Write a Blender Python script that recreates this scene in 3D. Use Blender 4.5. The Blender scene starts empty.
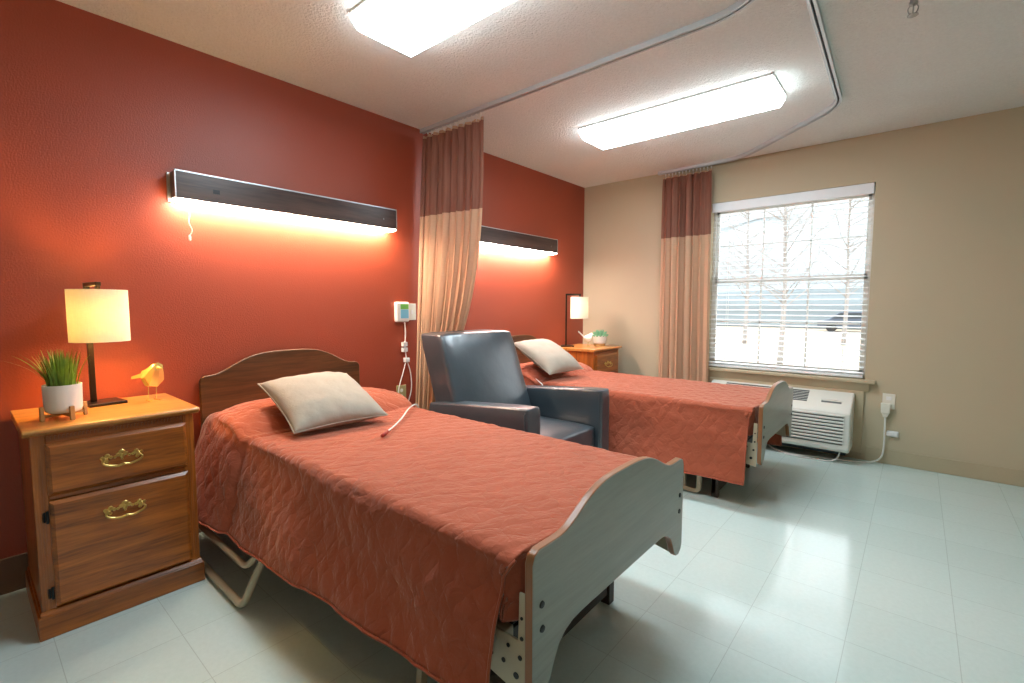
import bpy, bmesh, math, random
from mathutils import Vector, Matrix, noise
random.seed(7)
C = bpy.context.scene.collection
R = math.radians
YW = 4.13      # window wall
H = 2.467      # ceiling height

# ------------------------------------------------------------------ helpers
def new_obj(name, bm, mat=None, parent=None, smooth=None, bevel=0, segs=2, loc=None, recalc=True):
    if recalc: bmesh.ops.recalc_face_normals(bm, faces=bm.faces)
    me = bpy.data.meshes.new(name); bm.to_mesh(me); bm.free()
    o = bpy.data.objects.new(name, me); C.objects.link(o)
    if mat is not None:
        for m in (mat if isinstance(mat, (list, tuple)) else [mat]): me.materials.append(m)
    if parent: o.parent = parent
    if loc: o.location = loc
    if bevel:
        b = o.modifiers.new('bev', 'BEVEL'); b.width = bevel; b.segments = segs; b.limit_method = 'ANGLE'; b.angle_limit = R(35)
        b.harden_normals = False
    if smooth is not None or bevel:
        for p in me.polygons: p.use_smooth = True
        if smooth is not True:
            a = R(smooth if smooth else 35)
            e = o.modifiers.new('wn', 'WEIGHTED_NORMAL'); e.keep_sharp = True
            bm2 = bmesh.new(); bm2.from_mesh(me)
            for ed in bm2.edges:
                if len(ed.link_faces) == 2 and ed.calc_face_angle(0) > a: ed.smooth = False
            bm2.to_mesh(me); bm2.free()
    return o

def box(bm, x0, x1, y0, y1, z0, z1, mi=0, rot=None, pivot=None):
    r = bmesh.ops.create_cube(bm, size=1)
    for v in r['verts']:
        v.co = Vector(((x0+x1)/2 + v.co.x*(x1-x0), (y0+y1)/2 + v.co.y*(y1-y0), (z0+z1)/2 + v.co.z*(z1-z0)))
    fs = set(f for v in r['verts'] for f in v.link_faces)
    for f in fs: f.material_index = mi
    if rot is not None:
        p = Vector(pivot) if pivot else Vector(((x0+x1)/2, (y0+y1)/2, (z0+z1)/2))
        for v in r['verts']: v.co = p + rot @ (v.co - p)
    return r['verts']

def lathe(bm, prof, n=32, c=(0, 0, 0), mi=0, cap=True):
    rings = []
    for r, z in prof:
        rings.append([bm.verts.new((c[0]+r*math.cos(2*math.pi*i/n), c[1]+r*math.sin(2*math.pi*i/n), c[2]+z)) for i in range(n)])
    for a, b in zip(rings[:-1], rings[1:]):
        for i in range(n):
            f = bm.faces.new((a[i], a[(i+1) % n], b[(i+1) % n], b[i])); f.material_index = mi
    if cap:
        for rg in (rings[0], rings[-1]):
            f = bm.faces.new(rg); f.material_index = mi

def tube(bm, pts, r, n=10, mi=0, close=False, sq=False):
    pts = [Vector(p) for p in pts]; N = len(pts)
    rs = r if isinstance(r, (list, tuple)) else [r]*N
    if sq: n = 4
    prev = None; rings = []
    for i, p in enumerate(pts):
        if close: t = (pts[(i+1) % N]-pts[i-1])
        else: t = pts[min(i+1, N-1)]-pts[max(i-1, 0)]
        t.normalize()
        if prev is None:
            a = Vector((0, 0, 1)) if abs(t.z) < .9 else Vector((1, 0, 0))
            u = t.cross(a).normalized()
        else:
            u = (prev - t*prev.dot(t)).normalized()
        prev = u; w = t.cross(u)
        off = math.pi/4 if sq else 0
        rings.append([bm.verts.new(p + (u*math.cos(off+2*math.pi*k/n) + w*math.sin(off+2*math.pi*k/n))*rs[i]) for k in range(n)])
    for i in range(N if close else N-1):
        a, b = rings[i], rings[(i+1) % N]
        for k in range(n):
            f = bm.faces.new((a[k], a[(k+1) % n], b[(k+1) % n], b[k])); f.material_index = mi
    if not close:
        for rg in (rings[0], rings[-1]):
            try: bm.faces.new(rg).material_index = mi
            except ValueError: pass

def rpath(pts, rad, n=6):
    """polyline with rounded corners"""
    pts = [Vector(p) for p in pts]; out = [pts[0]]
    for a, b, c in zip(pts[:-2], pts[1:-1], pts[2:]):
        d1 = (a-b); d2 = (c-b); r = min(rad, d1.length*.49, d2.length*.49)
        p, q = b+d1.normalized()*r, b+d2.normalized()*r
        for i in range(n+1):
            t = i/n; out.append((1-t)**2*p + 2*t*(1-t)*b + t*t*q)
    out.append(pts[-1]); return out

def smoothpath(pts, k=8):
    """Catmull-Rom"""
    P = [Vector(p) for p in pts]; P = [P[0]*2-P[1]]+P+[P[-1]*2-P[-2]]; out = []
    for i in range(1, len(P)-2):
        a, b, c, d = P[i-1:i+3]
        for j in range(k):
            t = j/k
            out.append(.5*((2*b)+(c-a)*t+(2*a-5*b+4*c-d)*t*t+(3*b-a-3*c+d)*t**3))
    out.append(P[-2]); return out

def prism(bm, outline, axis, a0, a1, mi=0):
    """outline: 2D points; extruded along axis ('x': pts are (y,z); 'y': (x,z); 'z': (x,y))"""
    def P(p, a):
        if axis == 'x': return (a, p[0], p[1])
        if axis == 'y': return (p[0], a, p[1])
        return (p[0], p[1], a)
    A = [bm.verts.new(P(p, a0)) for p in outline]; B = [bm.verts.new(P(p, a1)) for p in outline]
    n = len(A)
    for i in range(n):
        f = bm.faces.new((A[i], A[(i+1) % n], B[(i+1) % n], B[i])); f.material_index = mi
    for rg in (A, B):
        f = bm.faces.new(rg); f.material_index = mi

def tag(o, label=None, cat=None, group=None, kind=None):
    if label: o['label'] = label
    if cat: o['category'] = cat
    if group: o['group'] = group
    if kind: o['kind'] = kind
    return o

def thing(name, label, cat, loc=(0, 0, 0), rz=0, group=None):
    o = bpy.data.objects.new(name, None); C.objects.link(o); o.empty_display_size = .1
    o.location = loc; o.rotation_euler = (0, 0, rz)
    return tag(o, label, cat, group)

def kids(o): return [c for c in list(C.objects) if c.parent is o]
def copy_tree(o, parent=None):
    c = o.copy(); C.objects.link(c)
    if parent: c.parent = parent
    for ch in kids(o): copy_tree(ch, c)
    return c

# ------------------------------------------------------------------ materials
def s2l(c):
    return tuple(((x/255)/12.92 if x/255 <= .04045 else ((x/255+.055)/1.055)**2.4) for x in c)
class NT:
    def __init__(s, name):
        s.m = bpy.data.materials.new(name); s.m.use_nodes = True; s.t = s.m.node_tree; s.t.nodes.clear()
        s.out = s.n('ShaderNodeOutputMaterial'); s.b = s.n('ShaderNodeBsdfPrincipled'); s.l(s.b.outputs[0], s.out.inputs[0])
    def n(s, ty, **k):
        x = s.t.nodes.new(ty)
        for a, v in k.items():
            if hasattr(x, a): setattr(x, a, v)
        return x
    def l(s, a, b): s.t.links.new(a, b)
    def set(s, **k):
        for a, v in k.items():
            key = a.replace('_', ' ')
            i = s.b.inputs[key]
            i.default_value = (tuple(v)+(1,)) if isinstance(v, (tuple, list)) and len(v) == 3 else v
        return s
    def coord(s, kind='Object', scale=(1, 1, 1), rot=(0, 0, 0), loc=(0, 0, 0)):
        tc = s.n('ShaderNodeTexCoord'); mp = s.n('ShaderNodeMapping')
        s.l(tc.outputs[kind], mp.inputs[0]); mp.inputs['Scale'].default_value = scale; mp.inputs['Rotation'].default_value = rot
        mp.inputs['Location'].default_value = loc
        return mp.outputs[0]
    def noise(s, co, scale=5, detail=4, rough=.5, dist=0):
        x = s.n('ShaderNodeTexNoise'); s.l(co, x.inputs['Vector']); x.inputs['Scale'].default_value = scale
        x.inputs['Detail'].default_value = detail; x.inputs['Roughness'].default_value = rough; x.inputs['Distortion'].default_value = dist
        return x.outputs['Fac']
    def ramp(s, fac, stops):
        x = s.n('ShaderNodeValToRGB'); s.l(fac, x.inputs[0]); e = x.color_ramp.elements
        while len(e) < len(stops): e.new(.5)
        for el, (p, c) in zip(e, stops):
            el.position = p; el.color = tuple(c)+(1,) if len(c) == 3 else c
        return x.outputs[0]
    def bump(s, h, strength=.3, dist=.01, normal=None):
        x = s.n('ShaderNodeBump'); s.l(h, x.inputs['Height']); x.inputs['Strength'].default_value = strength; x.inputs['Distance'].default_value = dist
        if normal: s.l(normal, x.inputs['Normal'])
        s.l(x.outputs[0], s.b.inputs['Normal']); return x.outputs[0]
    def math(s, op, a, b=None, c=None):
        x = s.n('ShaderNodeMath', operation=op)
        for i, v in enumerate((a, b, c)):
            if v is None: continue
            if isinstance(v, (int, float)): x.inputs[i].default_value = v
            else: s.l(v, x.inputs[i])
        return x.outputs[0]
    def mix(s, fac, a, b, blend='MIX'):
        x = s.n('ShaderNodeMix', data_type='RGBA', blend_type=blend)
        for i, v in ((0, fac), (6, a), (7, b)):
            if isinstance(v, (int, float)): x.inputs[i].default_value = v
            elif isinstance(v, (tuple, list)): x.inputs[i].default_value = tuple(v)+(1,)
            else: s.l(v, x.inputs[i])
        return x.outputs[2]

def plain(name, rgb, rough=.5, metal=0., spec=.5, bumpy=0, bscale=60, **k):
    n = NT(name); c = s2l(rgb)
    co = n.coord('Object')
    f = n.noise(co, 9, 3)
    n.l(n.mix(f, tuple(x*.94 for x in c), tuple(min(1, x*1.05) for x in c)), n.b.inputs['Base Color'])
    n.set(Roughness=rough, Metallic=metal, Specular_IOR_Level=spec, **k)
    if bumpy: n.bump(n.noise(co, bscale, 3), bumpy, .004)
    return n.m

def wall_paint(name, rgb, bs=.35, rough=.5, var=.06, spec=.4):
    n = NT(name); c = s2l(rgb); co = n.coord('Object')
    f = n.noise(co, 1.4, 4)
    n.l(n.mix(f, tuple(x*(1-var) for x in c), tuple(min(1, x*(1+var)) for x in c)), n.b.inputs['Base Color'])
    n.set(Roughness=rough, Specular_IOR_Level=spec)
    n.bump(n.noise(co, 140, 3, .6), bs, .004)
    return n.m

def wood(name, dark, light, axis='x', scale=1., rough=.35, spec=.5, coat=0., contrast=(.36, .68)):
    """streaky grain running along the given object axis"""
    n = NT(name)
    sc = {'x': (1.1, 16, 16), 'y': (16, 1.1, 16), 'z': (16, 16, 1.1)}[axis]
    co = n.coord('Object', tuple(v*scale for v in sc))
    f = n.noise(co, 1.0, 8, .62, 1.1)
    co2 = n.coord('Object', tuple(v*scale*7 for v in sc))
    g = n.noise(co2, 1.0, 4, .6, .2)
    m = n.math('MULTIPLY_ADD', g, .35, n.math('MULTIPLY', f, .75))
    d, l = s2l(dark), s2l(light)
    n.l(n.ramp(m, [(contrast[0], d), (contrast[1], l)]), n.b.inputs['Base Color'])
    n.set(Roughness=rough, Specular_IOR_Level=spec, Coat_Weight=coat, Coat_Roughness=.25)
    n.bump(g, .06, .002)
    return n.m

M = {}
M['red'] = wall_paint('red_wall_paint', (156, 68, 44), .4, .42, .04, .5)
M['beige'] = wall_paint('beige_wall_covering', (192, 178, 150), .2, .6, .03, .25)
M['cream'] = wall_paint('cream_wall_paint', (205, 196, 176), .2, .6, .03, .25)
M['trimb'] = plain('beige_trim_paint', (190, 174, 143), .4)
M['base'] = plain('vinyl_base', (112, 84, 66), .5)
M['baseb'] = plain('beige_vinyl_base', (184, 169, 139), .5)

n = NT('popcorn_ceiling'); co = n.coord('Object')
n.l(n.mix(n.noise(co, 70, 3), s2l((226, 229, 224)), s2l((242, 245, 240))), n.b.inputs['Base Color'])
n.set(Roughness=.9, Specular_IOR_Level=.1)
n.bump(n.math('POWER', n.noise(co, 85, 4, .6), 1.5), .9, .012); M['ceiling'] = n.m

# floor: 12 inch vinyl tiles on their measured grid
n = NT('vinyl_floor_tiles'); T = .3048
co = n.coord('Object', (1/T, 1/T, 1/T), loc=(-2.982/T+20, -.39/T+20, 0))
sx = n.n('ShaderNodeSeparateXYZ'); n.l(co, sx.inputs[0])
def seam(a):
    f = n.math('FRACT', a); d = n.math('MINIMUM', f, n.math('SUBTRACT', 1., f))
    return n.math('LESS_THAN', d, .0035)
s_ = n.math('MAXIMUM', seam(sx.outputs[0]), seam(sx.outputs[1]))
fl = n.n('ShaderNodeVectorMath', operation='FLOOR'); n.l(co, fl.inputs[0])
wn = n.n('ShaderNodeTexWhiteNoise', noise_dimensions='2D'); n.l(fl.outputs[0], wn.inputs['Vector'])
oc = n.coord('Object')
mott = n.math('MULTIPLY_ADD', n.noise(oc, 55, 5, .7), .5, n.math('MULTIPLY', wn.outputs['Value'], .10))
base = n.ramp(mott, [(.15, s2l((196, 216, 211))), (.55, s2l((212, 229, 225)))])
spk = n.math('GREATER_THAN', n.noise(oc, 38, 6, .8), .68)
base = n.mix(n.math('MULTIPLY', spk, .35), base, s2l((150, 172, 166)))
base = n.mix(n.math('MULTIPLY', s_, .4), base, s2l((120, 138, 132)))
n.l(base, n.b.inputs['Base Color'])
n.l(n.math('MULTIPLY_ADD', n.noise(oc, 7, 4), .08, .08), n.b.inputs['Roughness'])
n.set(Specular_IOR_Level=.5)
n.bump(n.math('SUBTRACT', n.noise(oc, 6, 3), n.math('MULTIPLY', s_, .2)), .08, .004); M['floor'] = n.m

WD, WL = (82, 37, 9), (184, 104, 36)
M['oak_y'] = wood('nightstand_oak_horizontal', WD, WL, 'y', 1, .3, .5, .3)
M['oak_x'] = wood('nightstand_oak_depth', WD, WL, 'x', 1, .3, .5, .3)
M['oak_z'] = wood('nightstand_oak_vertical', WD, WL, 'z', 1, .3, .5, .3)
M['oak_top'] = wood('nightstand_oak_top', (150, 92, 38), (205, 140, 70), 'y', 1, .28, .5, .4)
M['headboard'] = wood('walnut_laminate', (58, 34, 16), (114, 73, 40), 'y', .8, .35, .5)
M['footboard'] = wood('grey_brown_laminate', (128, 134, 124), (158, 163, 152), 'y', .8, .3, .5, 0, (.3, .75))
M['edge'] = plain('brown_edge_band', (150, 100, 62), .35)
M['fixwood'] = wood('dark_walnut_panel', (44, 30, 27), (84, 62, 54), 'y', 1, .3, .5)
M['white'] = plain('white_enamel', (232, 232, 228), .35)
M['alu'] = plain('satin_aluminium', (200, 202, 204), .35, .85)
M['track'] = plain('grey_track_aluminium', (196, 204, 206), .4, .3)
M['slot'] = plain('dark_slot', (40, 46, 50), .6)
M['black'] = plain('black_plastic', (16, 16, 17), .45)
M['bronze'] = plain('dark_bronze_metal', (38, 26, 20), .35, .6)
M['beigemetal'] = plain('beige_enamel_metal', (196, 184, 156), .35, .1)
M['darkmetal'] = plain('dark_brown_metal', (58, 46, 38), .45, .2)
M['steel'] = plain('zinc_steel', (170, 172, 170), .3, .9)
M['brass'] = plain('antique_brass', (214, 184, 110), .28, 1.)
M['gold'] = plain('polished_gold', (250, 226, 140), .25, .6)
M['pot'] = plain('white_ceramic', (228, 228, 222), .25)
M['standwood'] = wood('plant_stand_wood', (160, 112, 60), (206, 160, 100), 'z', 1, .5)
M['soil'] = plain('potting_soil', (58, 42, 30), .9, bumpy=.8)
M['mattress'] = plain('blue_grey_mattress_vinyl', (104, 122, 128), .5)
M['plastic'] = plain('ivory_plastic', (226, 222, 206), .4)
M['ac'] = plain('ac_plastic', (222, 224, 214), .4)
M['cord'] = plain('white_cord', (232, 230, 222), .5)
M['redbtn'] = plain('red_button', (150, 40, 30), .4)
M['leather'] = NT('charcoal_leather')
n = M['leather']; co = n.coord('Object')
n.l(n.mix(n.noise(co, 5, 4), s2l((50, 59, 65)), s2l((67, 77, 84))), n.b.inputs['Base Color'])
n.set(Roughness=.30, Specular_IOR_Level=.8, Coat_Weight=.35, Coat_Roughness=.22)
b1 = n.bump(n.noise(co, 220, 2), .12, .002); 
n.bump(n.noise(co, 11, 3), .25, .012, b1); M['leather'] = n.m
n = NT('linen_cushion'); co = n.coord('Object')
c1 = n.mix(n.noise(co, 6, 3), s2l((158, 149, 134)), s2l((174, 166, 152)))
n.l(c1, n.b.inputs['Base Color']); n.set(Roughness=.85, Specular_IOR_Level=.2)
w1 = n.n('ShaderNodeTexWave'); n.l(n.coord('Object', (1, 1, 1)), w1.inputs[0]); w1.inputs['Scale'].default_value = 90
b1 = n.bump(w1.outputs['Fac'], .1, .002); n.bump(n.noise(co, 14, 3), .4, .014, b1); M['linen'] = n.m

# quilted coverlet (UV in metres)
n = NT('rust_quilted_cotton'); uv = n.coord('UV')
c1 = n.mix(n.noise(uv, 3, 4), s2l((160, 82, 58)), s2l((178, 98, 73)))
fib = n.noise(n.coord('UV', (30, 260, 1)), 1, 3); fib2 = n.noise(n.coord('UV', (260, 30, 1)), 1, 3)
thr = n.math('GREATER_THAN', n.math('MAXIMUM', fib, fib2), .72)
c1 = n.mix(n.math('MULTIPLY', thr, .22), c1, s2l((216, 146, 116)))
n.l(c1, n.b.inputs['Base Color'])
n.set(Roughness=.88, Specular_IOR_Level=.15, Sheen_Weight=.45, Sheen_Roughness=.4)
n.b.inputs['Sheen Tint'].default_value = (1, .82, .72, 1)
wob = n.n('ShaderNodeVectorMath', operation='ADD')
nn = n.n('ShaderNodeTexNoise'); n.l(uv, nn.inputs['Vector']); nn.inputs['Scale'].default_value = 9; nn.inputs['Detail'].default_value = 2
sc_ = n.n('ShaderNodeVectorMath', operation='SCALE'); n.l(nn.outputs['Color'], sc_.inputs[0]); sc_.inputs['Scale'].default_value = .09
n.l(uv, wob.inputs[0]); n.l(sc_.outputs[0], wob.inputs[1])
def diag(ang, per):
    mp = n.n('ShaderNodeMapping'); n.l(wob.outputs[0], mp.inputs[0]); mp.inputs['Rotation'].default_value = (0, 0, ang)
    s = n.n('ShaderNodeSeparateXYZ'); n.l(mp.outputs[0], s.inputs[0])
    v = n.math('ABSOLUTE', n.math('SINE', n.math('MULTIPLY', s.outputs[0], math.pi/per)))
    return n.math('POWER', v, .6)
lat = n.math('MULTIPLY', diag(R(34), .062), diag(R(-40), .07))
vo = n.n('ShaderNodeTexVoronoi', feature='F1'); n.l(wob.outputs[0], vo.inputs['Vector']); vo.inputs['Scale'].default_value = 55
hgt = n.math('MULTIPLY_ADD', n.noise(wob.outputs[0], 26, 4, .6, .6), .75, n.math('MULTIPLY', lat, .42))
b1 = n.bump(hgt, .75, .010)
n.bump(vo.outputs['Distance'], .25, .006, b1); M['quilt'] = n.m

def curtain_mat(name, top, low, zsplit, thread):
    n = NT(name); oc = n.coord('Object'); s = n.n('ShaderNodeSeparateXYZ'); n.l(oc, s.inputs[0])
    up = n.math('GREATER_THAN', s.outputs[2], zsplit)
    fz = n.noise(n.coord('UV', (60, 4, 1)), 1, 3)
    hz = n.noise(n.coord('UV', (8, 160, 1)), 1, 2)
    t = n.mix(fz, s2l(top), s2l(thread)); l_ = n.mix(hz, s2l(low), tuple(min(1, x*1.15) for x in s2l(low)))
    hem = n.math('GREATER_THAN', s.outputs[2], 2.385)
    colr = n.mix(up, l_, t); colr = n.mix(hem, colr, s2l(low))
    n.l(colr, n.b.inputs['Base Color']); n.set(Roughness=.85, Specular_IOR_Level=.15)
    # cloth lets a little light through; the upper band is open mesh
    tr = n.n('ShaderNodeBsdfTranslucent'); n.l(colr, tr.inputs[0])
    mx = n.n('ShaderNodeMixShader'); mx.inputs[0].default_value = .3
    n.l(n.b.outputs[0], mx.inputs[1]); n.l(tr.outputs[0], mx.inputs[2])
    wv = n.n('ShaderNodeTexChecker'); n.l(n.coord('UV', (1, 1, 1)), wv.inputs[0]); wv.inputs['Scale'].default_value = 420
    tp = n.n('ShaderNodeBsdfTransparent'); mx2 = n.n('ShaderNodeMixShader')
    n.l(n.math('MULTIPLY', n.math('MULTIPLY', up, n.math('SUBTRACT', 1., hem)), .12), mx2.inputs[0])
    n.l(mx.outputs[0], mx2.inputs[1]); n.l(tp.outputs[0], mx2.inputs[2]); n.l(mx2.outputs[0], n.out.inputs[0])
    n.bump(hz, .1, .002)
    return n.m
M['curtain'] = curtain_mat('privacy_curtain_cloth', (142, 86, 70), (216, 180, 148), 1.83, (192, 140, 118))

def emis(name, rgb, strength):
    n = NT(name); c = s2l(rgb); n.set(Base_Color=c, Roughness=.4)
    n.b.inputs['Emission Color'].default_value = c+(1,); n.b.inputs['Emission Strength'].default_value = strength
    return n.m
M['lens'] = emis('ceiling_acrylic_lens', (226, 245, 255), 15.5)
M['lens_side'] = emis('ceiling_lens_side', (240, 250, 255), 5)
M['bedlens'] = emis('bed_light_lens', (255, 230, 202), 46)
M['bedlens2'] = emis('window_side_bed_light_lens', (255, 238, 230), 54)
M['bulb'] = emis('warm_bulb', (255, 205, 120), 190)
M['bulb2'] = emis('white_bulb', (255, 232, 205), 70)
def shade_mat(name, rgb):
    n = NT(name); c = s2l(rgb); uv = n.coord('UV')
    th = n.noise(n.coord('Object', (60, 60, 400)), 1, 3); th2 = n.noise(n.coord('Object', (300, 300, 20)), 1, 3)
    colr = n.mix(n.math('MULTIPLY', th, th2), tuple(x*.8 for x in c), tuple(min(1, x*1.1) for x in c))
    n.l(colr, n.b.inputs['Base Color']); n.set(Roughness=.8)
    tr = n.n('ShaderNodeBsdfTranslucent'); n.l(colr, tr.inputs[0]); mx = n.n('ShaderNodeMixShader'); mx.inputs[0].default_value = .2
    n.l(n.b.outputs[0], mx.inputs[1]); n.l(tr.outputs[0], mx.inputs[2]); n.l(mx.outputs[0], n.out.inputs[0]); return n.m
M['shade'] = shade_mat('linen_lamp_shade', (244, 238, 222))
n = NT('window_glass'); n.set(Base_Color=(1., 1., 1.), Roughness=0., Transmission_Weight=1., IOR=1.01)
M['glass'] = n.m
def leafm(name, a, b):
    n = NT(name); n.l(n.mix(n.noise(n.coord('Object'), 30, 2), s2l(a), s2l(b)), n.b.inputs['Base Color']); n.set(Roughness=.45); return n.m
M['grass'] = leafm('artificial_grass', (30, 84, 26), (150, 184, 50))
M['succ'] = leafm('succulent_leaf', (92, 160, 120), (150, 205, 165))

# ------------------------------------------------------------------ room shell
XR, Y0 = 4.7, -1.9
def struct(name, bm, m, **k):
    o = new_obj(name, bm, m, **k); o['kind'] = 'structure'; return o
bm = bmesh.new(); box(bm, -.12, XR+.12, Y0-.12, YW+.16, -.1, 0); struct('floor', bm, M['floor'])
bm = bmesh.new(); box(bm, -.12, XR+.12, Y0-.12, YW+.16, H, H+.1); struct('ceiling', bm, M['ceiling'])
bm = bmesh.new(); box(bm, -.12, 0, Y0-.12, YW, 0, H); struct('wall_left', bm, M['red'])
bm = bmesh.new(); box(bm, XR, XR+.12, Y0-.12, YW, 0, H); struct('wall_right', bm, M['cream'])
bm = bmesh.new(); box(bm, 0, XR, Y0-.12, Y0, 0, H); struct('wall_front', bm, M['cream'])
WX0, WX1, WZ0, WZ1 = 1.345, 2.532, .625, 2.115
bm = bmesh.new()
for x0, x1, z0, z1 in ((-.12, WX0, 0, H), (WX1, XR+.12, 0, H), (WX0, WX1, 0, WZ0), (WX0, WX1, WZ1, H)):
    box(bm, x0, x1, YW, YW+.16, z0, z1)
struct('wall_back', bm, M['beige'])
bm = bmesh.new(); box(bm, 0, .008, Y0, YW, 0, .15); struct('baseboard_left', bm, M['base'], bevel=.003)
bm = bmesh.new(); box(bm, .008, WX0-.05, YW-.008, YW, 0, .11); box(bm, 2.56, XR, YW-.008, YW, 0, .11); struct('baseboard_back', bm, M['baseb'], bevel=.003)
# window stool and apron
bm = bmesh.new()
box(bm, WX0-.03, 2.6, YW-.06, YW, .602, .628)
prism(bm, [(YW-.04, .602), (YW, .602), (YW, .535), (YW-.012, .535), (YW-.03, .57)], 'x', WX0, 2.565)
struct('trim_1', bm, M['trimb'], bevel=.004)
# white vinyl double-hung window
bm = bmesh.new()
ya, yb = YW+.085, YW+.13
for x0, x1, z0, z1 in ((WX0, WX0+.022, WZ0, WZ1), (WX1-.022, WX1, WZ0, WZ1), (WX0, WX1, WZ0, WZ0+.03), (WX0, WX1, WZ1-.045, WZ1)):
    box(bm, x0, x1, ya, yb, z0, z1)
win = struct('window_1', bm, M['white'], bevel=.003)
def sash(z0, z1, y0, y1, nm):
    bm = bmesh.new(); x0, x1 = WX0+.022, WX1-.022
    for a in ((x0, x0+.024, z0, z1), (x1-.024, x1, z0, z1), (x0, x1, z0, z0+.032), (x0, x1, z1-.04, z1)): box(bm, a[0], a[1], y0, y1, a[2], a[3])
    w = (x1-x0-.07)/3
    for k in (1, 2): box(bm, x0+.035+w*k-.007, x0+.035+w*k+.007, (y0+y1)/2-.006, (y0+y1)/2+.006, z0+.03, z1-.03)
    zm = (z0+z1)/2; box(bm, x0+.03, x1-.03, (y0+y1)/2-.006, (y0+y1)/2+.006, zm-.007, zm+.007)
    f = new_obj(nm, bm, M['white'], win, bevel=.002)
    bm = bmesh.new(); box(bm, x0+.03, x1-.03, (y0+y1)/2-.002, (y0+y1)/2+.002, z0+.03, z1-.03)
    new_obj('window_pane', bm, M['glass'], f)
    return f
sash(1.40, WZ1-.045, YW+.108, YW+.128, 'upper_sash')
sash(WZ0+.03, 1.44, YW+.088, YW+.106, 'lower_sash')

# ------------------------------------------------------------------ window blind
bl = thing('window_blind', 'white horizontal slat blind covering the window', 'blind', (1.94, YW+.04, WZ0+.005))
HWB = .58
def lx(x): return x-1.94
M['blind'] = plain('white_blind_slat', (236, 238, 238), .4)
bm = bmesh.new(); nS = 0
z = WZ0+.046
while z < WZ1-.085:
    # slightly crowned slat tipped a few degrees
    pr = []
    for k in range(7):
        u = (k/6-.5)*.05; pr.append((u, .0022*(1-(2*k/6-1)**2)))
    up = [(a, b+.0014) for a, b in pr]; lo = [(a, b-.0014) for a, b in reversed(pr)]
    ang = R(7); ca, sa = math.cos(ang), math.sin(ang)
    prism(bm, [(a*ca-b*sa, a*sa+b*ca+z-WZ0-.005) for a, b in up+lo], 'x', -HWB, HWB)
    z += .044
new_obj('slats', bm, M['blind'], bl, smooth=30)
bm = bmesh.new(); box(bm, -HWB-.006, HWB+.006, -.045, -.03, 1.40, 1.482); box(bm, -HWB, HWB, -.03, .03, 1.425, 1.482)
new_obj('valance', bm, M['blind'], bl, bevel=.004)
bm = bmesh.new(); box(bm, -HWB, HWB, -.028, .028, .002, .024); new_obj('bottom_rail', bm, M['blind'], bl, bevel=.005)
for x in (1.50, 1.955, 2.38):
    bm = bmesh.new()
    for y in (-.027, .027): tube(bm, [(lx(x), y, .02), (lx(x), y, 1.43)], .0013, 5)
    new_obj('ladder_cord', bm, M['cord'], bl)

# ------------------------------------------------------------------ outdoors seen through the blind
bm = bmesh.new(); box(bm, -90, 90, YW+.2, 90, -.9, -.6); g = new_obj('lawn', bm, plain('winter_lawn', (176, 158, 136), .9)); g['kind'] = 'structure'
def tree(x, y, h, rr, label, seed):
    rnd = random.Random(seed); t = thing('bare_tree', label, 'tree', (x, y, -.6), 0, 'bare trees outside the window')
    bm = bmesh.new(); tube(bm, smoothpath([(0, 0, 0), (.05, 0, h*.3), (-.04, .05, h*.6), (.05, 0, h)]), [rr*(1-.85*i/24) for i in range(25)], 10)
    new_obj('trunk', bm, M['bark'], t, smooth=True)
    bm = bmesh.new()
    for k in range(34):
        z = h*rnd.uniform(.22, .95); a = rnd.uniform(0, 6.28); L = h*rnd.uniform(.2, .42)*(1.15-z/h)+.3
        d = Vector((math.cos(a), math.sin(a), rnd.uniform(.3, 1.0))).normalized()
        p0 = Vector((0, 0, z)); p1 = p0+d*L*.5+Vector((0, 0, .05)); p2 = p0+d*L+Vector((rnd.uniform(-.2, .2), 0, .3))
        tube(bm, [p0, p1, p2], [rr*.28, rr*.16, rr*.05], 5)
        for j in range(5):
            q = p0.lerp(p2, rnd.uniform(.4, .95)); e = (d+Vector((rnd.uniform(-1, 1), rnd.uniform(-1, 1), rnd.uniform(-.2, .9)))).normalized()
            tube(bm, [q, q+e*L*.2, q+e*L*.4+Vector((0, 0, .1))], [rr*.1, rr*.06, rr*.03], 4)
    new_obj('branches', bm, M['bark'], t)
M['bark'] = plain('grey_bark', (134, 130, 126), .9)
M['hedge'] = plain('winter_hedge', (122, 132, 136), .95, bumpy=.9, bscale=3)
tree(-.33, 16, 7.5, .085, 'nearest bare tree standing on the lawn outside the window', 3)
tree(.3, 26, 9, .10, 'bare tree further back on the lawn outside the window, right of the nearest one', 5)
tree(-3.4, 24, 9, .10, 'bare tree further back outside the window, left of the nearest one', 8)
bm = bmesh.new(); bmesh.ops.create_grid(bm, x_segments=90, y_segments=1, size=1)
bm.free(); bm = bmesh.new()
box(bm, -40, 30, 44, 47, -.6, 2.8); bmesh.ops.subdivide_edges(bm, edges=bm.edges[:], cuts=9, use_grid_fill=True)
for v in bm.verts: v.co += Vector((0, 0, (.9 if v.co.z > 2 else .0)*noise.noise(v.co*.6))) + Vector((0, .4*noise.noise(v.co*.9), 0))
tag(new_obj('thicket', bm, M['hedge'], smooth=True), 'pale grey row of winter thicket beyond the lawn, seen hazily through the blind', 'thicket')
bm = bmesh.new()
box(bm, -60, 50, 60, 66, -.6, 15); bmesh.ops.subdivide_edges(bm, edges=bm.edges[:], cuts=24, use_grid_fill=True)
for v in bm.verts: v.co += Vector((0, 1.2*noise.noise(v.co*.25), (3.5 if v.co.z > 3 else .0)*noise.noise(v.co*.2)))
tag(new_obj('woodland', bm, plain('bare_winter_woodland', (160, 169, 174), .95, bumpy=.9, bscale=2), smooth=True), 'tall pale grey woodland filling the view behind the thicket outside the window', 'woodland')
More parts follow.
